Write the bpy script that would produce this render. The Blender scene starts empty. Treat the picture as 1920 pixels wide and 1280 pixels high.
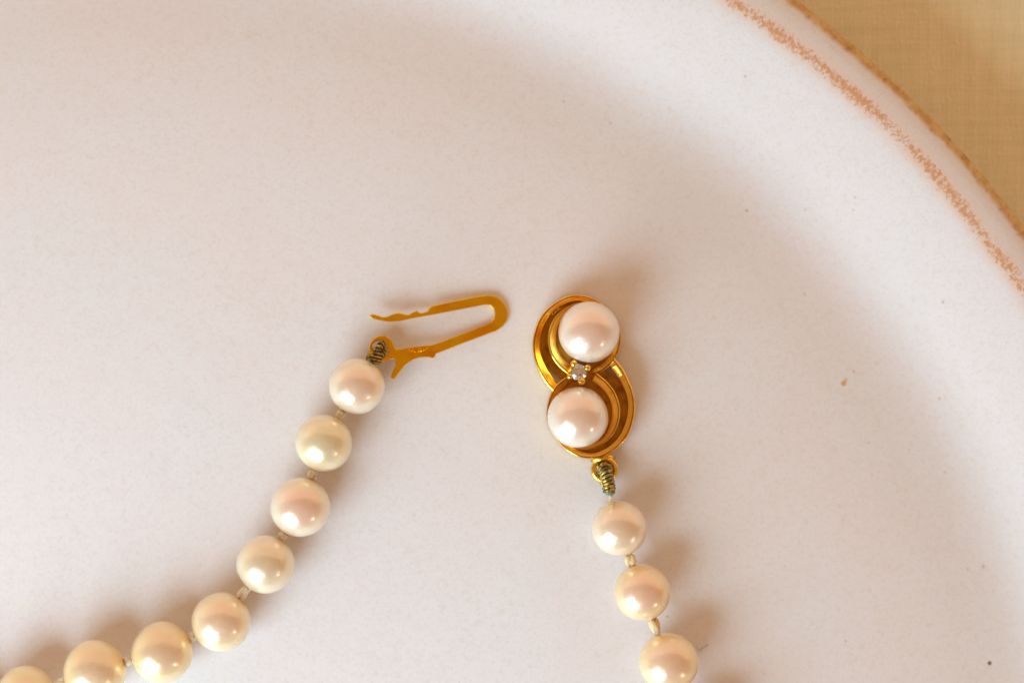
import bpy, bmesh, math, random
from mathutils import Vector, Matrix, noise

random.seed(7)
SC = bpy.context.scene
SC.unit_settings.scale_length = 0.01          # one Blender unit is one centimetre
COL = SC.collection

# ------------------------------------------------------------------ camera, light, exposure
CAM_H = 23.0                                  # camera above the plate floor
S = 0.00602                                   # cm on the plate floor per photograph pixel
cd = bpy.data.cameras.new('camera')
cd.sensor_width = 36.0
cd.lens = 36.0 * CAM_H / (1920 * S)
cd.clip_start, cd.clip_end = 0.1, 1000
cd.dof.use_dof = True
cd.dof.focus_distance = CAM_H - 0.42
cd.dof.aperture_fstop = cd.lens * 1e-3 / 0.95
cam = bpy.data.objects.new('camera', cd)
cam.location = (0, 0, CAM_H)
COL.objects.link(cam)
SC.camera = cam

W_ = bpy.data.worlds.new('World')
SC.world = W_
W_.use_nodes = True
bg = W_.node_tree.nodes['Background']
bg.inputs[0].default_value = (0.94, 0.53, 0.26, 1)
bg.inputs[1].default_value = 0.46


def area(name, zen, az, dist, sx, sy, radiance, col):
    l = bpy.data.lights.new(name, 'AREA')
    l.shape = 'RECTANGLE'
    l.size, l.size_y = sx, sy
    l.energy = radiance * math.pi * sx * sy
    l.color = col
    o = bpy.data.objects.new(name, l)
    z, a = math.radians(zen), math.radians(az)
    d = Vector((math.sin(z) * math.cos(a), math.sin(z) * math.sin(a), math.cos(z)))
    o.location = d * dist
    o.rotation_euler = d.to_track_quat('Z', 'Y').to_euler()
    COL.objects.link(o)
    return o


area('window_light', 61.5, -128, 28, 19.5, 19.5, 9.2, (0.56, 0.80, 0.955))
area('second_window_light', 71, -41, 110, 12, 14, 9.0, (0.95, 0.98, 1.0))
area('wall_bounce_light', 66, 90, 55, 420, 58, 0.62, (1.0, 0.87, 0.73))

SC.view_settings.view_transform = 'Standard'
SC.view_settings.look = 'None'
SC.view_settings.exposure = 0.08
SC.view_settings.gamma = 1.0
SC.cycles.use_denoising = True
SC.cycles.max_bounces = 14
SC.cycles.transmission_bounces = 12
SC.cycles.caustics_reflective = True
SC.cycles.sample_clamp_indirect = 6.0
SC.cycles.blur_glossy = 0.5


# ------------------------------------------------------------------ helpers
def at(px, py, z=0.0):
    """World point at height z that lies on the line of sight of a photograph pixel."""
    k = S * (CAM_H - z) / CAM_H
    return Vector(((px - 960) * k, -(py - 640) * k, z))


def link(name, me, mat=None, parent=None, smooth=True, loc=None):
    o = bpy.data.objects.new(name, me)
    COL.objects.link(o)
    if mat and not me.materials:
        me.materials.append(mat)
    if smooth:
        me.polygons.foreach_set('use_smooth', [True] * len(me.polygons))
    if parent:
        o.parent = parent
    if loc is not None:
        o.location = loc
    return o


def mesh(name, v, f):
    me = bpy.data.meshes.new(name)
    me.from_pydata([tuple(p) for p in v], [], f)
    me.update()
    return me


def tag(o, label=None, cat=None, group=None, kind=None):
    for k, v in (('label', label), ('category', cat), ('group', group), ('kind', kind)):
        if v:
            o[k] = v
    return o


def spline(pts, n):
    """Catmull-Rom through pts, resampled to n points evenly along its length."""
    P = [Vector(p) for p in pts]
    P = [2 * P[0] - P[1]] + P + [2 * P[-1] - P[-2]]
    raw = []
    for i in range(1, len(P) - 2):
        a, b, c, d = P[i - 1:i + 3]
        for k in range(16):
            t = k / 16
            raw.append(0.5 * ((2 * b) + (c - a) * t + (2 * a - 5 * b + 4 * c - d) * t * t + (3 * b - a - 3 * c + d) * t ** 3))
    raw.append(P[-2])
    L = [0.0]
    for i in range(1, len(raw)):
        L.append(L[-1] + (raw[i] - raw[i - 1]).length)
    out, j = [], 0
    for k in range(n):
        s = L[-1] * k / (n - 1)
        while j < len(L) - 2 and L[j + 1] < s:
            j += 1
        u = (s - L[j]) / max(L[j + 1] - L[j], 1e-9)
        out.append(raw[j].lerp(raw[j + 1], min(max(u, 0), 1)))
    return out


def tube(path, rad, seg=8, closed=False):
    """Verts and faces of a round tube along a path; rad may be a list."""
    n = len(path)
    R = rad if isinstance(rad, (list, tuple)) else [rad] * n
    v, f = [], []
    up = None
    for i in range(n):
        a = path[(i - 1) % n] if (closed or i > 0) else path[i]
        b = path[(i + 1) % n] if (closed or i < n - 1) else path[i]
        t = (b - a).normalized()
        if up is None:
            up = Vector((0, 0, 1)) if abs(t.z) < 0.9 else Vector((1, 0, 0))
        x = (up - t * up.dot(t)).normalized()
        up = x
        y = t.cross(x)
        for k in range(seg):
            q = 2 * math.pi * k / seg
            v.append(path[i] + (x * math.cos(q) + y * math.sin(q)) * R[i])
    m = n if closed else n - 1
    for i in range(m):
        for k in range(seg):
            a, b = i * seg + k, i * seg + (k + 1) % seg
            c, d = ((i + 1) % n) * seg + (k + 1) % seg, ((i + 1) % n) * seg + k
            f.append((a, b, c, d))
    if not closed:
        f.append(tuple(range(seg))[::-1])
        f.append(tuple((n - 1) * seg + k for k in range(seg)))
    return v, f


def lathe(prof, seg, close_top=True):
    v, f = [], []
    for r, z in prof:
        for k in range(seg):
            q = 2 * math.pi * k / seg
            v.append((r * math.cos(q), r * math.sin(q), z))
    for i in range(len(prof) - 1):
        for k in range(seg):
            a, b = i * seg + k, i * seg + (k + 1) % seg
            f.append((a, b, b + seg, a + seg))
    return v, f


class NT:
    """Small node-tree writer."""
    def __init__(self, name):
        self.m = bpy.data.materials.new(name)
        self.m.use_nodes = True
        self.t = self.m.node_tree
        self.b = self.t.nodes['Principled BSDF']

    def n(self, kind, **kw):
        x = self.t.nodes.new('ShaderNode' + kind)
        for k, v in kw.items():
            setattr(x, k, v)
        return x

    def put(self, sock, val):
        if isinstance(val, bpy.types.NodeSocket):
            self.t.links.new(val, sock)
        elif val is not None:
            sock.default_value = val

    def math(self, op, a, b=None, c=None, clamp=False):
        x = self.n('Math', operation=op, use_clamp=clamp)
        for i, q in enumerate((a, b, c)):
            self.put(x.inputs[i], q)
        return x.outputs[0]

    def ramp(self, val, lo, hi):
        x = self.n('MapRange', interpolation_type='SMOOTHSTEP')
        self.put(x.inputs['Value'], val)
        x.inputs['From Min'].default_value = lo
        x.inputs['From Max'].default_value = hi
        return x.outputs[0]

    def noise(self, vec, scale, detail=2.0, rough=0.5):
        x = self.n('TexNoise')
        self.put(x.inputs['Vector'], vec)
        x.inputs['Scale'].default_value = scale
        x.inputs['Detail'].default_value = detail
        x.inputs['Roughness'].default_value = rough
        return x.outputs['Fac']

    def mix(self, fac, a, b, mode='MIX'):
        x = self.n('Mix', data_type='RGBA', blend_type=mode)
        self.put(x.inputs[0], fac)
        self.put(x.inputs[6], a)
        self.put(x.inputs[7], b)
        return x.outputs[2]

    def bump(self, h, strength, dist):
        x = self.n('Bump')
        self.put(x.inputs['Height'], h)
        x.inputs['Strength'].default_value = strength
        x.inputs['Distance'].default_value = dist
        self.t.links.new(x.outputs[0], self.b.inputs['Normal'])

    def set(self, **kw):
        for k, v in kw.items():
            self.put(self.b.inputs[k.replace('_', ' ')], v)
        return self.m


def rgb(r, g, b):
    return (r, g, b, 1.0)


# ------------------------------------------------------------------ materials
PC = Vector((-4.19, -6.10, 0.0))              # plate centre


def glaze_material():
    t = NT('satin_glaze')
    ob = t.n('TexCoord').outputs['Object']
    sep = t.n('SeparateXYZ')
    t.put(sep.inputs[0], ob)
    x, y = sep.outputs[0], sep.outputs[1]
    r = t.math('SQRT', t.math('ADD', t.math('MULTIPLY', x, x), t.math('MULTIPLY', y, y)))
    ang = t.math('ARCTAN2', y, x)
    comb = t.n('CombineXYZ')
    t.put(comb.inputs[0], t.math('MULTIPLY', ang, 11.6))
    t.put(comb.inputs[1], t.math('MULTIPLY', r, 0.8))
    pol = comb.outputs[0]
    base = t.mix(t.ramp(t.noise(ob, 0.55, 4), 0.35, 0.68), rgb(.80, .745, .740), rgb(.785, .760, .760))
    # soft cloudy mottling of the glaze and a fine grain
    base = t.mix(t.math('MULTIPLY', t.ramp(t.noise(ob, 6.0, 5, .65), 0.50, 0.78), 0.30), base, rgb(.76, .66, .58))
    base = t.mix(t.math('MULTIPLY', t.ramp(t.noise(ob, 30.0, 4, .75), 0.48, 0.68), 0.38), base, rgb(.66, .56, .50))
    base = t.mix(t.math('MULTIPLY', t.ramp(t.noise(ob, 13.0, 5, .7), 0.52, 0.70), 0.40), base, rgb(.70, .60, .53))
    # sparse iron specks: random cells of a voronoi, most of them switched off
    for scale, keep, size, col, amt in ((7.0, 0.93, 0.07, rgb(.70, .48, .30), .6), (15.0, 0.90, 0.12, rgb(.66, .50, .38), .5)):
        v = t.n('TexVoronoi', feature='F1')
        t.put(v.inputs['Vector'], ob)
        v.inputs['Scale'].default_value = scale
        cs = t.n('SeparateColor')
        t.put(cs.inputs[0], v.outputs['Color'])
        on = t.math('GREATER_THAN', cs.outputs[0], keep)
        rad = t.math('MULTIPLY', cs.outputs[1], size)
        dot = t.ramp(t.math('SUBTRACT', rad, v.outputs['Distance']), -0.02, 0.03)
        base = t.mix(t.math('MULTIPLY', t.math('MULTIPLY', on, dot), amt), base, col)
    # the few larger pits and specks that stand out
    for px, py, z, sz, col in ((1864, 1248, 0, .026, (.06, .03, .01)), (1405, 392, 0, .020, (.22, .12, .05)),
                               (1586, 719, -.04, .034, (.72, .33, .06)), (1590, 713, -.04, .022, (.30, .20, .12)),
                               (1606, 697, -.04, .018, (.50, .24, .07)), (1771, 748, .05, .020, (.60, .33, .08)),
                               (1778, 565, .30, .018, (.40, .16, .03)), (1513, 550, -.03, .016, (.45, .25, .12)),
                               (1852, 1065, -.03, .024, (.45, .25, .10)), (1822, 1070, -.03, .016, (.45, .28, .14)),
                               (1578, 951, 0, .016, (.66, .40, .12)), (1588, 1203, 0, .014, (.20, .12, .08)),
                               (1252, 1156, 0, .014, (.12, .06, .03)), (1634, 831, 0, .016, (.50, .30, .15)),
                               (1402, 138, .34, .020, (.50, .36, .12)), (1521, 388, .28, .018, (.60, .40, .12)),
                               (1615, 365, .42, .016, (.55, .28, .08)), (1612, 389, .40, .016, (.60, .42, .14)),
                               (1258, 1067, 0, .013, (.50, .25, .12)), (1780, 887, -.02, .018, (.52, .30, .15)),
                               (1058, 187, -.04, .020, (.62, .36, .22)), (1146, 227, -.03, .018, (.50, .36, .24))):
        c = at(px, py, z) - PC
        d = t.n('VectorMath', operation='DISTANCE')
        flat = t.n('CombineXYZ')
        t.put(flat.inputs[0], x)
        t.put(flat.inputs[1], y)
        t.put(d.inputs[0], flat.outputs[0])
        d.inputs[1].default_value = (c.x, c.y, 0)
        base = t.mix(t.math('MULTIPLY', t.ramp(t.math('SUBTRACT', sz * .9, d.outputs['Value']), -0.008, 0.010), .9 if sz > .025 else .45), base, rgb(*col))
    # rim: the glaze breaks to bare ochre clay on the two edges of the lip
    wob = t.math('MULTIPLY', t.math('SUBTRACT', t.noise(pol, 1.3, 3), 0.5), 0.13)
    fine = t.noise(pol, 24.0, 5, .7)
    dens = t.noise(pol, 1.6, 2)
    d1 = t.math('ABSOLUTE', t.math('SUBTRACT', t.math('ADD', r, wob), 11.925))
    band1 = t.math('SUBTRACT', 1.0, t.ramp(d1, 0.0, 0.20))
    base = t.mix(t.math('MULTIPLY', t.math('MULTIPLY', band1, t.ramp(t.math('ADD', t.math('MULTIPLY', dens, .6), t.math('MULTIPLY', t.noise(pol, 7.0, 4, .6), .4)), .30, .58)), .9), base, rgb(.82, .60, .46))
    sp = t.math('ADD', fine, t.math('MULTIPLY', t.math('SUBTRACT', band1, 1.0), 0.42))
    sp = t.math('ADD', sp, t.math('MULTIPLY', t.math('SUBTRACT', dens, .5), .30))
    base = t.mix(t.math('MULTIPLY', t.ramp(sp, 0.40, 0.57), 0.82), base, rgb(.64, .29, .12))
    wob2 = t.math('MULTIPLY', t.math('SUBTRACT', t.noise(pol, 2.4, 3), 0.5), 0.06)
    band2 = t.ramp(t.math('ADD', r, wob2), 12.21, 12.30)
    base = t.mix(t.math('MULTIPLY', band2, t.ramp(t.math('ADD', t.noise(pol, 3.0, 5, .7), t.math('MULTIPLY', band2, .22)), .42, .58)), base, t.mix(t.ramp(t.noise(pol, 9.0, 3), .4, .65), rgb(.66, .44, .19), rgb(.56, .30, .10)))
    dk = t.math('MULTIPLY', band2, t.ramp(t.noise(pol, 6.0, 4, .65), .50, .66))
    base = t.mix(t.math('MULTIPLY', dk, .85), base, rgb(.40, .17, .04))
    t.bump(t.math('ADD', t.noise(ob, 26.0, 3), t.math('MULTIPLY', t.noise(ob, 2.2, 2), 5.0)), 0.10, 0.012)
    return t.set(Base_Color=base, Roughness=0.42, Specular_IOR_Level=0.42)


def linen_material():
    t = NT('linen_weave')
    ob = t.n('TexCoord').outputs['Object']
    sep = t.n('SeparateXYZ')
    t.put(sep.inputs[0], ob)
    x, y = sep.outputs[0], sep.outputs[1]
    wx = t.math('MULTIPLY', t.math('SUBTRACT', t.noise(ob, 4.0, 4, .6), .5), .15)
    st = t.n('Mapping')
    t.put(st.inputs[0], ob)
    st.inputs['Scale'].default_value = (19.0, .8, 1)
    st2 = t.n('Mapping')
    t.put(st2.inputs[0], ob)
    st2.inputs['Scale'].default_value = (.9, 17.0, 1)
    slub_v = t.noise(st.outputs[0], 1.0, 3, .6)
    slub_h = t.noise(st2.outputs[0], 1.0, 3, .6)
    k = 2 * math.pi / 0.054
    sx = t.math('SINE', t.math('MULTIPLY', t.math('ADD', x, wx), k))
    sy = t.math('SINE', t.math('MULTIPLY', t.math('SUBTRACT', y, wx), k * .92))
    warp = t.math('MULTIPLY_ADD', sx, .5, .5)
    weft = t.math('MULTIPLY_ADD', sy, .5, .5)
    over = t.math('MULTIPLY_ADD', t.math('MULTIPLY', sx, sy), .25, .5)
    h = t.math('ADD', t.math('MULTIPLY', warp, .55), t.math('ADD', t.math('MULTIPLY', weft, .25), t.math('MULTIPLY', over, .4)))
    base = t.mix(t.ramp(h, .1, 1.0), t.mix(t.noise(ob, 6.0, 3), rgb(.66, .55, .33), rgb(.84, .72, .46)), rgb(.90, .79, .51))
    base = t.mix(t.math('MULTIPLY', t.ramp(slub_v, .38, .66), .55), base, rgb(.93, .82, .54))
    base = t.mix(t.math('MULTIPLY', t.ramp(slub_h, .42, .68), .28), base, rgb(.66, .57, .34))
    base = t.mix(t.math('MULTIPLY', t.ramp(t.noise(ob, 3.5, 4, .6), .5, .75), .35), base, rgb(.86, .77, .46))
    t.bump(h, .5, .02)
    return t.set(Base_Color=base, Roughness=.85, Specular_IOR_Level=.15)


def pearl_material():
    t = NT('nacre')
    info = t.n('ObjectInfo')
    ob = t.n('TexCoord').outputs['Object']
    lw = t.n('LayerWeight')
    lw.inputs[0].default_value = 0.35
    # body colour from the object; overtone (alpha of the object colour: pink .. green) at the centre, with the dark reflection from overhead painted in there too
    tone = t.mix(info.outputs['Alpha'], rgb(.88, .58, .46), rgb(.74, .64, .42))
    rim = t.mix(0.7, info.outputs['Color'], rgb(.95, .68, .32))  # golden edge: reflection of the warm shadows painted into the colour
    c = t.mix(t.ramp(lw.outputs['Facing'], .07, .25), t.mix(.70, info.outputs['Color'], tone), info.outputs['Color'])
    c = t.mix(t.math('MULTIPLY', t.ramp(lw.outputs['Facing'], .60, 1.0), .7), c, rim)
    c = t.mix(t.math('MULTIPLY', t.ramp(t.noise(ob, 5.0, 3), .4, .7), .12), c, rgb(.95, .80, .66))
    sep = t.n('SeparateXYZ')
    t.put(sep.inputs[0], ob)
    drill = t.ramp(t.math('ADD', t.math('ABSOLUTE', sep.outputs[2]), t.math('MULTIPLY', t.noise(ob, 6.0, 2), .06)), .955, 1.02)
    c = t.mix(t.math('MULTIPLY', drill, .7), c, rgb(.85, .60, .24))  # tint round the drill holes: conchiolin, with the thread's shadow painted in
    t.bump(t.math('ADD', t.noise(ob, 5.0, 2), t.math('MULTIPLY', t.noise(ob, 40.0, 2), .05)), .12, .04)
    return t.set(Base_Color=c, Metallic=.36, Roughness=.30, Specular_IOR_Level=.5, Subsurface_Weight=.45,
                 Subsurface_Radius=(.20, .12, .06), Subsurface_Scale=1.0, Coat_Weight=.9, Coat_Roughness=.13, Coat_IOR=1.55)


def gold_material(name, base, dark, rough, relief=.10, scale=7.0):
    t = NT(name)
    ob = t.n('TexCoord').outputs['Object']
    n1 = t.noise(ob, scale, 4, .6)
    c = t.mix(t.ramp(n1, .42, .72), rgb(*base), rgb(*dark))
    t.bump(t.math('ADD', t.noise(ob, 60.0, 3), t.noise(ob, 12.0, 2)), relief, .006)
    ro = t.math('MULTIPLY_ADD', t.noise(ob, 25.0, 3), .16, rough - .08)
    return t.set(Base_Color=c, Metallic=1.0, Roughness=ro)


def coil_material():
    t = NT('tarnished_bullion')
    ob = t.n('TexCoord').outputs['Object']
    c = t.mix(t.ramp(t.noise(ob, 14.0, 3, .6), .42, .60), rgb(.58, .39, .10), rgb(.15, .115, .04))
    c = t.mix(t.ramp(t.noise(ob, 9.0, 2), .60, .74), c, rgb(.22, .32, .12))
    return t.set(Base_Color=c, Metallic=.85, Roughness=.34)


def silk_material(name, col):
    t = NT(name)
    ob = t.n('TexCoord').outputs['Object']
    c = t.mix(t.ramp(t.noise(ob, 40.0, 3), .4, .7), rgb(*col), rgb(col[0] * .85, col[1] * .72, col[2] * .55))
    t.bump(t.noise(ob, 90.0, 2), .3, .01)
    return t.set(Base_Color=c, Roughness=.55, Subsurface_Weight=.2, Subsurface_Radius=(.05, .03, .02), Subsurface_Scale=1.0)


M_GLAZE = glaze_material()
M_LINEN = linen_material()
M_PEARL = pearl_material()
M_GOLD = gold_material('clasp_gold', (.95, .61, .12), (.90, .50, .07), .18)
M_AGED_SHADED = gold_material('aged_shaded_gold', (.48, .22, .028), (.27, .11, .014), .32)  # channel floor gold: patina and the shade of the recess in one colour
M_TONGUE = gold_material('tongue_gold', (.98, .60, .02), (.90, .37, .008), .22, .03, 2.6)  # dark orange patches paint uneven reflections into the hook's colour
M_COIL = coil_material()
M_SILK = silk_material('cream_silk', (.97, .90, .78))
M_HONEY = silk_material('honey_silk', (.95, .72, .44))
M_GREEN = silk_material('stained_silk', (.22, .36, .22))
t_ = NT('cut_diamond')
M_DIAMOND = t_.set(Base_Color=rgb(1, .97, .95), Roughness=0.0, IOR=2.3, Transmission_Weight=1.0)
t_ = NT('dark_fibre')
M_FIBRE = t_.set(Base_Color=rgb(.34, .22, .14), Roughness=.6)

# ------------------------------------------------------------------ tablecloth
N = 120
v, f = [], []
for j in range(N + 1):
    for i in range(N + 1):
        x, y = -45 + 90 * i / N, -40 + 80 * j / N
        d = math.hypot(x - PC.x, y - PC.y)
        z = -0.775 + 0.05 * noise.noise((x * .16, y * .16, 3.0)) * min(1, max(0, (d - 8) / 6))
        v.append((x, y, z))
for j in range(N):
    for i in range(N):
        a = j * (N + 1) + i
        f.append((a, a + 1, a + N + 2, a + N + 1))
cloth = link('tablecloth', mesh('tablecloth', v, f), M_LINEN)
so = cloth.modifiers.new('thickness', 'SOLIDIFY')
so.thickness, so.offset = 0.06, -1
tag(cloth, 'tan woven linen tablecloth lying under the white plate', 'tablecloth')

# ------------------------------------------------------------------ plate
PROF = [(0.0, 0), (3, -.009), (5.5, -.031), (7.5, -.062), (8.6, -.092), (9.4, -.152), (10.0, -.226), (10.3, -.248), (10.55, -.222), (10.8, -.142),
        (11.1, -.012), (11.4, .118), (11.66, .228), (11.81, .284), (11.89, .306), (11.95, .313), (12.04, .308), (12.16, .290), (12.265, .250),
        (12.34, .180), (12.38, .07), (12.365, -.08), (12.2, -.30), (11.9, -.45), (11.4, -.55), (10.7, -.60), (9.5, -.62), (8.8, -.62),
        (8.7, -.74), (8.3, -.74), (8.2, -.62), (5, -.45), (0.0, -.42)]


def well_z(p):
    r = math.hypot(p.x - PC.x, p.y - PC.y)
    for (r0, z0), (r1, z1) in zip(PROF, PROF[1:]):
        if r0 <= r <= r1:
            return z0 + (z1 - z0) * (r - r0) / (r1 - r0)
    return 0.0


def atp(px, py, h=0.0):
    """World point h above the plate floor on the line of sight of a photograph pixel."""
    return at(px, py, h + well_z(at(px, py, 0)))


SEG = 360
plate_pts = [(p.x, p.y) for p in spline([(a, b, 0) for a, b in PROF], 230)]
cut = min(range(80, 150), key=lambda i: abs(plate_pts[i][0] - 10.2) + (0 if plate_pts[i][1] < .2 and i < 130 else 9))


def plate_verts():
    v, f = lathe(plate_pts, SEG)
    w = []
    for x, y, z in v:
        q, r = math.atan2(y, x), math.hypot(x, y)
        k = 1 + (.0012 * math.sin(2 * q + .4) + .0006 * math.sin(5 * q + 1)) * min(1, max(0, (r - 9.9) / 1.2))
        dz = .010 * noise.noise((x * .35, y * .35, 1.7)) * min(1.0, max(0, (r - 9.9) / 1.2))
        w.append((x * k, y * k, z + dz))
    return w, f


P_V, P_F = plate_verts()
full = mesh('plate_full', P_V, P_F)
P_N = [tuple(q.vector) for q in full.vertex_normals]
bpy.data.meshes.remove(full)


def plate_part(name, lo, hi):
    """Rings lo..hi of the plate's one profile; normals come from the whole, so the join is smooth."""
    me = mesh(name, P_V[lo * SEG:(hi + 1) * SEG], P_F[:(hi - lo) * SEG])
    o = link(name, me, M_GLAZE, plate)
    nn = [Vector(q) for q in P_N[lo * SEG:(hi + 1) * SEG]]
    for i, q in enumerate(me.vertices):
        if math.hypot(q.co.x, q.co.y) < 1e-3:
            nn[i] = Vector((0, 0, 1 if q.co.z > -.2 else -1))
    sign = 1 if nn[SEG * 3].dot(me.vertices[SEG * 3].normal) > 0 else -1
    me.normals_split_custom_set_from_vertices([q * sign if math.hypot(*me.vertices[i].co[:2]) > 1e-3 else q for i, q in enumerate(nn)])
    return o


plate = bpy.data.objects.new('plate', None)
plate.location = PC
COL.objects.link(plate)
tag(plate, 'round off-white stoneware plate with worn ochre rim holding the necklace', 'plate')
plate_part('well', 0, cut)
plate_part('rim', cut, len(plate_pts) - 1)['label'] = 'raised sloping rim with bare ochre clay showing on its edges'

# ------------------------------------------------------------------ necklace
neck = bpy.data.objects.new('pearl_necklace', None)
neck.location = (0, 0, 0)
COL.objects.link(neck)
tag(neck, 'unfastened cream pearl necklace with gold clasp lying on the plate', 'necklace')


def pearl_mesh(name, seg=48, rings=32, hole=.065):
    """Unit pearl along Z, drilled: the skin turns into a small hole at each pole."""
    prof = []
    a0 = math.asin(hole)
    prof.append((hole * .7, -math.cos(a0) + .16))
    prof.append((hole * .92, -math.cos(a0) + .03))
    for i in range(rings + 1):
        a = a0 + (math.pi - 2 * a0) * i / rings
        prof.append((math.sin(a), -math.cos(a)))
    prof.append((hole * .92, math.cos(a0) - .03))
    prof.append((hole * .7, math.cos(a0) - .16))
    return mesh(name, *lathe(prof, seg))


PEARL_MESHES = []
for k in range(4):
    me = pearl_mesh('pearl')
    for q in me.vertices:
        c = q.co.copy()
        q.co = c * (1 + .022 * noise.noise(c * 1.1 + Vector((k * 7, 3, 1))) + .004 * noise.noise(c * 3.5 + Vector((k * 3, 9, 5))))
    PEARL_MESHES.append(me)

# photograph pixel, radius in pixels, body colour, overtone (0 pink .. 1 green)
CREAM, PALE, GOLDEN = (.93, .82, .66), (.94, .86, .74), (.93, .78, .56)
LEFT = [(669, 724, 52.5, PALE, .25), (607, 830, 53.5, (.92, .83, .62), 1.0), (563, 950, 56, (.94, .84, .72), .0), (498, 1057, 54.5, (.92, .83, .66), .8),
        (415, 1165, 55.5, (.95, .81, .58), .3), (304, 1222, 57.5, (.95, .79, .50), .45), (178, 1257, 58, (.95, .79, .50), .5), (48, 1303, 55.5, (.94, .80, .52), .5),
        (-75, 1352, 57, CREAM, .4), (-190, 1418, 57, CREAM, .3), (-290, 1502, 57, GOLDEN, .6), (-372, 1604, 57, CREAM, .4)]
RIGHT = [(1161, 990, 52, (.94, .83, .70), .45), (1204, 1110, 53.5, (.96, .79, .54), .05), (1253, 1241, 56, (.96, .79, .54), .2),
         (1302, 1367, 56, CREAM, .3), (1341, 1496, 57, GOLDEN, .5), (1366, 1628, 57, CREAM, .2), (1380, 1762, 57, CREAM, .6)]


def place(lst):
    out = []
    for px, py, rp, col, tone in lst:
        z = 0.33
        for _ in range(3):
            p = at(px, py, z)
            r = rp * S * (CAM_H - z) / CAM_H
            z = well_z(p) + r * .995
        out.append((at(px, py, z), r, col, tone))
    return out


knot_v, knot_f = None, None


def knot_mesh(name, seed):
    """A small overhand knot: one thick thread wound through itself."""
    rnd = random.Random(seed)
    path = []
    ph = rnd.random() * 6.28
    for i in range(64):
        t = 2 * math.pi * i / 64
        path.append(Vector(((math.sin(t + ph) + 1.55 * math.sin(2 * t)) * .25, (math.cos(t + ph) - 1.55 * math.cos(2 * t)) * .25, -math.sin(3 * t) * .42)))
    return mesh(name, *tube(path, .54, 10, True))


KNOTS = [knot_mesh('knot', 1), knot_mesh('knot', 5)]
KNOTS_R = [knot_mesh('knot', 2), knot_mesh('knot', 4)]


def string_side(lst, start):
    P = place(lst)
    for i, (p, r, col, tone) in enumerate(P):
        a = start if i == 0 else P[i - 1][0]
        b = P[i + 1][0] if i < len(P) - 1 else p + (p - a)
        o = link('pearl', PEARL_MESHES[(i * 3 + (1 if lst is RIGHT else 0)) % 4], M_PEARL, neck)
        o.location = p
        q = (b - a).to_track_quat('Z', 'Y')
        o.rotation_euler = (q @ Matrix.Rotation(i * 1.9, 3, 'Z').to_quaternion()).to_euler()
        o.scale = (r, r, r)
        o.color = (col[0], col[1] * .945, col[2] * .84, tone)
        if i < len(P) - 1:
            p2, r2 = P[i + 1][0], P[i + 1][1]
            d = p2 - p
            g = d.length - r - r2
            m = p + d.normalized() * (r + g * .5)
            k = link('knot', (KNOTS_R if lst is RIGHT else KNOTS)[i % 2], M_HONEY if lst is RIGHT else M_SILK, neck)
            k.location = m
            k.rotation_euler = (d.to_track_quat('Z', 'Y') @ Matrix.Rotation(i * 2.3, 3, 'Z').to_quaternion()).to_euler()
            kr = .060 if lst is RIGHT else .050
            k.scale = (kr, kr, max(.05, g * .55))
    return P


EYE = atp(712, 657, .20)
BAIL = atp(1141, 905, .16)
PL = string_side(LEFT, EYE)
PR = string_side(RIGHT, BAIL)
for P, end in ((PL, atp(701, 683, .26)), (PR, atp(1143.5, 926, .25))):
    pts = spline([end] + [p for p, *_ in P], 90)
    link('thread', mesh('thread', *tube(pts, .026, 8)), M_SILK, neck)


# ------------------------------------------------------------------ hooked tongue
def c3(x, y):
    return 670 + x * .15625, 530 + y * .15625


OUT = [(145, 405), (157, 385), (180, 372), (230, 385), (300, 408), (350, 405), (420, 377), (480, 361), (520, 364), (575, 379), (622, 378), (660, 355), (700, 336),
       (722, 336), (738, 354), (772, 360), (838, 342), (866, 300), (900, 276), (1100, 235), (1300, 190), (1480, 156), (1560, 147), (1610, 150), (1660, 162), (1705, 187),
       (1745, 222), (1780, 275), (1800, 330), (1806, 375), (1797, 435), (1775, 490), (1740, 530), (1700, 560), (1655, 583), (1500, 640), (1300, 715), (1100, 795),
       (945, 852), (925, 897), (895, 905), (860, 894), (810, 892), (750, 897), (680, 920), (615, 955), (560, 1002), (510, 1070), (455, 1140), (436, 1160), (415, 1155),
       (396, 1140), (400, 1112), (440, 1030), (462, 965), (458, 925), (430, 907), (400, 912), (360, 930), (320, 942), (280, 944), (235, 935), (190, 905), (158, 865),
       (143, 820), (140, 775), (150, 730), (178, 686), (215, 655), (258, 636), (300, 633), (342, 641), (382, 663), (412, 695), (432, 735), (447, 775), (470, 797),
       (520, 792), (600, 776), (750, 760), (900, 744), (960, 726), (1100, 671), (1300, 596), (1500, 521), (1560, 497), (1605, 470), (1636, 430), (1648, 385), (1648, 350),
       (1638, 313), (1615, 285), (1585, 268), (1545, 263), (1500, 270), (1300, 310), (1100, 348), (900, 386), (740, 413), (600, 440), (500, 461), (400, 466), (320, 460),
       (240, 446), (175, 428)]


def tongue_z(px):
    return .205 - .155 * min(1, max(0, (px - 705) / 240))


bm = bmesh.new()
THK = .055


def loop(pts):
    vs = [bm.verts.new(atp(*q, tongue_z(q[0]))) for q in pts]
    for i in range(len(vs)):
        bm.edges.new((vs[i], vs[(i + 1) % len(vs)]))


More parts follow.
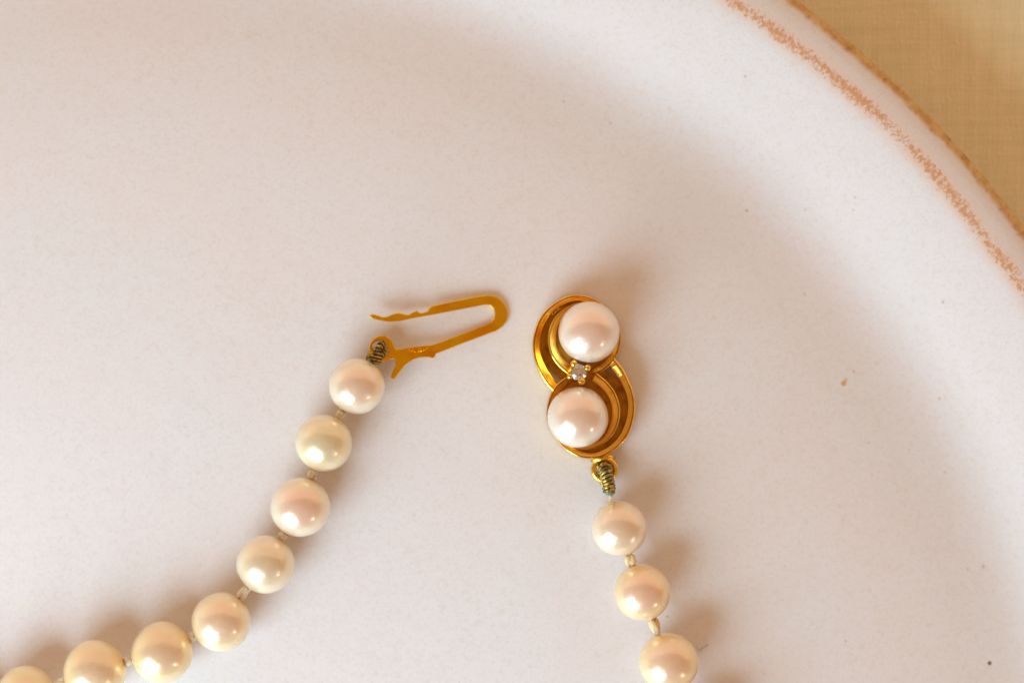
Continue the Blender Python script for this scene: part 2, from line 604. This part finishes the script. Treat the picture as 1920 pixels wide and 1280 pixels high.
loop([c3(*q) for q in OUT])
loop([c3(262 + 98 * math.cos(2 * math.pi * k / 28), 800 + 104 * math.sin(2 * math.pi * k / 28)) for k in range(28)])
bmesh.ops.triangle_fill(bm, edges=bm.edges[:], use_beauty=True)
bmesh.ops.recalc_face_normals(bm, faces=bm.faces[:])
if sum(fc.normal.z for fc in bm.faces) < 0:
    bmesh.ops.reverse_faces(bm, faces=bm.faces[:])
bmesh.ops.dissolve_limit(bm, angle_limit=.02, verts=bm.verts[:], edges=bm.edges[:])
ex = bmesh.ops.extrude_face_region(bm, geom=bm.faces[:])
for q in ex['geom']:
    if isinstance(q, bmesh.types.BMVert):
        q.co.z -= THK
bmesh.ops.recalc_face_normals(bm, faces=bm.faces[:])
me = bpy.data.meshes.new('tongue')
bm.to_mesh(me)
bm.free()
tongue = link('tongue', me, M_TONGUE, neck, smooth=False)
tongue['label'] = 'flat gold hook tongue of the opened clasp'
bv = tongue.modifiers.new('edge', 'BEVEL')
bv.width, bv.segments, bv.limit_method, bv.angle_limit = .015, 3, 'ANGLE', math.radians(50)
bv.harden_normals = False

# the worn, unreadable hallmark: little dents and burrs struck into the tongue
v, f = [], []
for (x, y, l, a) in ((625, 800, 26, 1.2), (655, 822, 30, .1), (668, 800, 26, 1.3), (690, 826, 18, .6), (735, 815, 30, 1.4), (752, 790, 26, .0), (765, 820, 30, .4), (792, 800, 32, 1.3),
                     (815, 806, 20, .2), (835, 782, 24, 1.0)):
    px, py = c3(x, y)
    p = atp(px, py, tongue_z(px) + .0015)
    h = l * .15625 * S * .5
    u = Vector((math.cos(a), -math.sin(a), 0)) * h
    tv, tf = tube(spline([p - u, p + u], 4), .0065, 6)
    f += [tuple(i + len(v) for i in q) for q in tf]
    v += tv
link('hallmark', mesh('hallmark', v, f), M_TONGUE, tongue)['kind'] = 'stuff'


def coil_mesh(name, path, R, wire, turns, seed=0, seg=6):
    rnd = random.Random(seed)
    n = turns * 16
    P = spline(path, n)
    v, up, pts = [], None, []
    for i in range(n):
        t = (P[min(i + 1, n - 1)] - P[max(i - 1, 0)]).normalized()
        if up is None:
            up = Vector((0, 0, 1)) if abs(t.z) < .9 else Vector((1, 0, 0))
        x = (up - t * up.dot(t)).normalized()
        up = x
        y = t.cross(x)
        q = 2 * math.pi * i / 16
        rr = R * (1 + .34 * noise.noise((i * .07 + seed * 5, 1, 2)))
        pts.append(P[i] + (x * math.cos(q) + y * math.sin(q)) * rr)
    return mesh(name, *tube(pts, wire, seg))


# bullion wire round the thread, looped through the eye of the tongue
def coil(path, R, wire, turns, seed):
    link('thread_coil', coil_mesh('thread_coil', path, R, wire, turns, seed), M_COIL, neck)


coil([atp(720, 652, .13), atp(719, 646, .22), atp(712, 650, .285), atp(706, 662, .30), atp(700, 678, .29)], .036, .014, 10, 1)
coil([atp(716, 664, .10), atp(722, 660, .20), atp(716, 662, .27), atp(711, 670, .29), atp(706, 682, .28)], .036, .014, 10, 2)
coil([atp(708, 655, .12), atp(700, 660, .10), atp(694, 670, .16), atp(695, 680, .24)], .034, .014, 7, 3)


def collar_knot(p, d, R, name='knot'):
    o = link(name, KNOTS[0].copy(), None, neck)
    o.data.materials.clear()
    o.data.materials.append(M_GREEN)
    o.location = p
    o.rotation_euler = d.to_track_quat('Z', 'Y').to_euler()
    o.scale = (R, R, R * .55)
    o['label'] = 'green stained knot where the thread meets the gold'


collar_knot(atp(696, 679, .26), atp(690, 690, .3) - atp(700, 672, .3), .045)

# ------------------------------------------------------------------ clasp
OX, OY = 1094.0, 702.0
CZ = well_z(at(OX, OY, 0))


def rot(p, drop=9.0):
    """The lower half is the upper one turned round, and hangs a little lower."""
    x, y = 2 * OX - p[0], 2 * OY - p[1]
    t = min(1, max(0, (y - OY) / 149))
    return x + 3.5 * t, y + drop * t


def rot_collar(p):
    return rot(p, 6.0)


R_OUT = [(1112, 704), (1122, 700.5), (1133, 694.5), (1143, 687), (1151.5, 678), (1160, 661), (1165, 639), (1164.3, 620), (1156.5, 599), (1141.5, 579), (1123, 564), (1102, 555), (1083, 552.8),
         (1064, 555), (1044, 565), (1025, 579), (1010, 599), (1001, 624), (998.3, 646), (1000.8, 669), (1008, 691), (1021, 716), (1036, 733.5)]
R_IN = [(1107, 693.5), (1117, 690.5), (1126, 685), (1135, 677.5), (1142.5, 668), (1150, 653), (1154, 637), (1153.5, 620), (1147, 602), (1134, 585.5), (1118, 573), (1100, 565.5), (1083, 562.6),
        (1067, 565.5), (1049, 574), (1034, 586.5), (1022, 603), (1013.5, 625), (1010.5, 646), (1012.5, 665), (1019, 683), (1030, 703), (1044, 722)]
C_OUT = [(1140, 592), (1128, 579), (1114, 570.5), (1100, 566.5), (1084, 568), (1070, 572), (1055, 580.5), (1040, 595), (1030.5, 613), (1026.2, 634), (1028.5, 654), (1036.5, 673), (1049, 689),
         (1061, 699), (1070, 706)]
C_IN = [(1136, 596), (1125, 585), (1112, 577.5), (1099.5, 574), (1086.5, 575.5), (1073, 580.5), (1058, 590.5), (1047, 606), (1041, 625), (1040.2, 642), (1044, 657), (1051, 670), (1060, 680),
        (1069, 687), (1077, 692)]
# profile across the ribbon: (0 outer .. 1 inner, height above the plate); a thin bright lip, then a bevel down to the channel
PR_OUT = [(0.0, .03), (-.02, .16), (-.02, .225), (.0, .240), (.06, .254), (.14, .259), (.21, .253), (.26, .238), (.32, .231), (.90, .212), (.97, .204), (1.0, .185), (1.0, .03)]
PR_COL = [(0.0, .03), (-.02, .16), (-.02, .268), (.0, .282), (.05, .294), (.12, .299), (.18, .294), (.23, .280), (.28, .273), (.90, .250), (.97, .243), (1.0, .222), (1.0, .03)]


def ribbon(name, outer, inner, prof, n, parent, zf=lambda u: 1.0):
    A = spline([(x, y, 0) for x, y in outer], n)
    B = spline([(x, y, 0) for x, y in inner], n)
    v, f = [], []
    m = len(prof)
    for i in range(n):
        for w, z in prof:
            q = A[i] + (B[i] - A[i]) * w * 1.2
            z = z * zf(i / (n - 1)) if z > .06 else z
            v.append(atp(q.x, q.y, z))
    for i in range(n - 1):
        for k in range(m):
            a, b = i * m + k, i * m + (k + 1) % m
            f.append((a, b, b + m, a + m))
    f.append(tuple(range(m))[::-1])
    f.append(tuple((n - 1) * m + k for k in range(m)))
    me = mesh(name, v, f)
    bm = bmesh.new()
    bm.from_mesh(me)
    bmesh.ops.recalc_face_normals(bm, faces=bm.faces[:])
    for e in bm.edges:
        if len(e.link_faces) == 2 and e.calc_face_angle(0) > math.radians(32):
            e.smooth = False
    bm.to_mesh(me)
    bm.free()
    return link(name, me, M_GOLD, parent)


FLOOR = [(1150, 653), (1154, 637), (1153.5, 620), (1147, 602), (1134, 585.5), (1118, 573), (1100, 565.5), (1083, 562.6), (1067, 565.5), (1049, 574), (1034, 586.5),
         (1022, 603), (1013.5, 625), (1010.5, 646), (1012.5, 665), (1018, 680), (1026, 688), (1040, 701), (1056, 709), (1062, 704), (1050, 718)]
poly = [(x, y) for x, y in FLOOR] + [rot(q) for q in FLOOR]
bm = bmesh.new()
vs = [bm.verts.new(atp(x, y, .062)) for x, y in poly]
for i in range(len(vs)):
    bm.edges.new((vs[i], vs[(i + 1) % len(vs)]))
bmesh.ops.triangle_fill(bm, edges=bm.edges[:], use_beauty=True)
ex = bmesh.ops.extrude_face_region(bm, geom=bm.faces[:])
for q in ex['geom']:
    if isinstance(q, bmesh.types.BMVert):
        q.co.z -= .03
bmesh.ops.recalc_face_normals(bm, faces=bm.faces[:])
me = bpy.data.meshes.new('clasp')
bm.to_mesh(me)
bm.free()
clasp = link('clasp', me, M_AGED_SHADED, neck, smooth=False)
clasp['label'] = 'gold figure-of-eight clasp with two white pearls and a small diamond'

ribbon('outer_ribbon', R_OUT, R_IN, PR_OUT, 120, clasp, lambda u: .86 + .14 * min(1, u / .3))
ribbon('outer_ribbon', [rot(q) for q in R_OUT], [rot(q) for q in R_IN], PR_OUT, 120, clasp, lambda u: .86 + .14 * min(1, u / .3))
cf = lambda u: .80 + .20 * min(1, u / .3) - .10 * max(0, (u - .8) / .2)
ribbon('inner_collar', C_OUT, C_IN, PR_COL, 90, clasp, cf)
ribbon('inner_collar', [rot_collar(q) for q in C_OUT], [rot_collar(q) for q in C_IN], PR_COL, 90, clasp, cf)

for px, py, rp, tone in ((1104.3, 622.3, 57.6, .15), (1083.7, 782, 57.3, .25)):
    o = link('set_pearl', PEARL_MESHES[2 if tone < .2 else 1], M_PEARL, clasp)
    z = .385
    o.location = atp(px, py, z)
    r = rp * S * (CAM_H - z) / CAM_H
    o.scale = (r, r, r)
    o.rotation_euler = (math.pi / 2, .3, tone * 9)
    o.color = (.94, .82, .70, tone)
    o['label'] = 'whiter pearl set in the gold clasp'
    # the cup and peg that carry the pearl
    v, f = lathe([(.0, .09), (.20, .09), (.25, .12), (.285, .18), (.27, .185), (.235, .135), (.19, .11), (0, .108)], 40)
    c = atp(px, py, .1)
    link('pearl_cup', mesh('pearl_cup', [(x + c.x, y + c.y, z + CZ) for x, y, z in v], f), M_GOLD, clasp)

# diamond
DC = atp(1085, 697.5, .40)
v, f = [], []
T, G, Z0 = .050, .092, 0.0
for k in range(8):
    q = math.pi * k / 4
    v.append((T * math.cos(q), T * math.sin(q), .030))
for k in range(16):
    q = math.pi * k / 8
    v.append((G * math.cos(q), G * math.sin(q), .004))
for k in range(16):
    q = math.pi * k / 8
    v.append((G * math.cos(q), G * math.sin(q), -.004))
v.append((0, 0, -.078))
f.append(tuple(range(8)))
for k in range(8):
    a, b = k, (k + 1) % 8
    g0, g1, g2 = 8 + 2 * k, 8 + 2 * k + 1, 8 + (2 * k + 2) % 16
    f += [(a, g0, g1), (a, g1, b), (b, g1, g2)]
for k in range(16):
    a, b = 8 + k, 8 + (k + 1) % 16
    f.append((a, a + 16, b + 16, b))
    f.append((a + 16, 40, b + 16))
dia = link('diamond', mesh('diamond', v, f), M_DIAMOND, clasp, smooth=False, loc=DC)
dia.rotation_euler = (.10, -.06, .35)
v, f = lathe([(.045, .09), (.05, .24), (.078, .33), (.088, .372), (.078, .372), (.066, .33), (.038, .25), (.03, .09)], 28)
c = atp(1085, 697.5, .3)
link('diamond_basket', mesh('diamond_basket', [(x + c.x, y + c.y, z + CZ) for x, y, z in v], f), M_GOLD, clasp)
for px, py, pr in ((1076.5, 681.5, 7.4), (1101.5, 689.5, 7.2), (1068.5, 705.5, 6.4), (1090.5, 714.5, 7.6)):
    r = pr * S
    p = atp(px, py, .40)
    path = [Vector((c.x + (p.x - c.x) * .55, c.y + (p.y - c.y) * .55, .1 + CZ)), Vector((c.x + (p.x - c.x) * .8, c.y + (p.y - c.y) * .8, .27 + CZ)), p + Vector((0, 0, -.02))]
    pts = spline(path, 10)
    n_ = 7
    rads = [r * .62] * 7 + [r * .75, r * .9, r]
    for k in range(1, n_):
        a = math.pi / 2 * k / n_
        pts.append(p + Vector((0, 0, -.02 + math.sin(a) * r * 1.05)))
        rads.append(max(r * math.cos(a), r * .12))
    link('prong', mesh('prong', *tube(pts, rads, 14)), M_GOLD, clasp)

# stamp in the upper channel: tiny worn strokes
v, f = [], []
for x, y, a in ((1037, 588, .9), (1041, 586, -.4), (1043, 583, .7), (1047, 580, .2), (1049, 578, 1.2)):
    p = atp(x, y, .068)
    u = Vector((math.cos(a), math.sin(a), 0)) * .014
    tv, tf = tube([p - u, p, p + u], .007, 6)
    f += [tuple(i + len(v) for i in q) for q in tf]
    v += tv
link('hallmark', mesh('hallmark', v, f), M_GOLD, clasp)['kind'] = 'stuff'

# the bail: a flattened ring and its neck
ring = [atp(1133.5 + 20.5 * math.cos(2 * math.pi * k / 40), 880 + 20 * math.sin(2 * math.pi * k / 40), .13) for k in range(40)]
link('bail_ring', mesh('bail_ring', *tube(ring, .033, 12, True)), M_GOLD, clasp)
v, f = tube([atp(1109, 863, .10), atp(1117, 861, .13), atp(1131, 858, .14), atp(1144, 857, .13), atp(1152, 858, .10)], [.018, .036, .045, .036, .018], 12)
link('bail_neck', mesh('bail_neck', v, f), M_GOLD, clasp)
coil([atp(1131, 872, .10), atp(1133.5, 878, .17), atp(1137, 890, .225), atp(1140.5, 904, .245), atp(1143, 922, .25)], .056, .021, 10, 4)
coil([atp(1128, 876, .09), atp(1126, 888, .05), atp(1131, 902, .08), atp(1139, 913, .16)], .034, .012, 10, 5)
collar_knot(atp(1143.3, 923.5, .25), Vector((0.1, -1, 0)), .055)

# ------------------------------------------------------------------ stray fibre on the plate
pts = spline([atp(x, y, .03) for x, y in ((1306, 1211), (1309, 1217), (1314, 1219), (1316, 1214), (1320, 1212), (1327, 1208))], 30)
fib = link('loose_fibre', mesh('loose_fibre', *tube(pts, .0035, 6)), M_FIBRE)
tag(fib, 'tiny curled dark fibre on the plate beside the right strand', 'fibre')
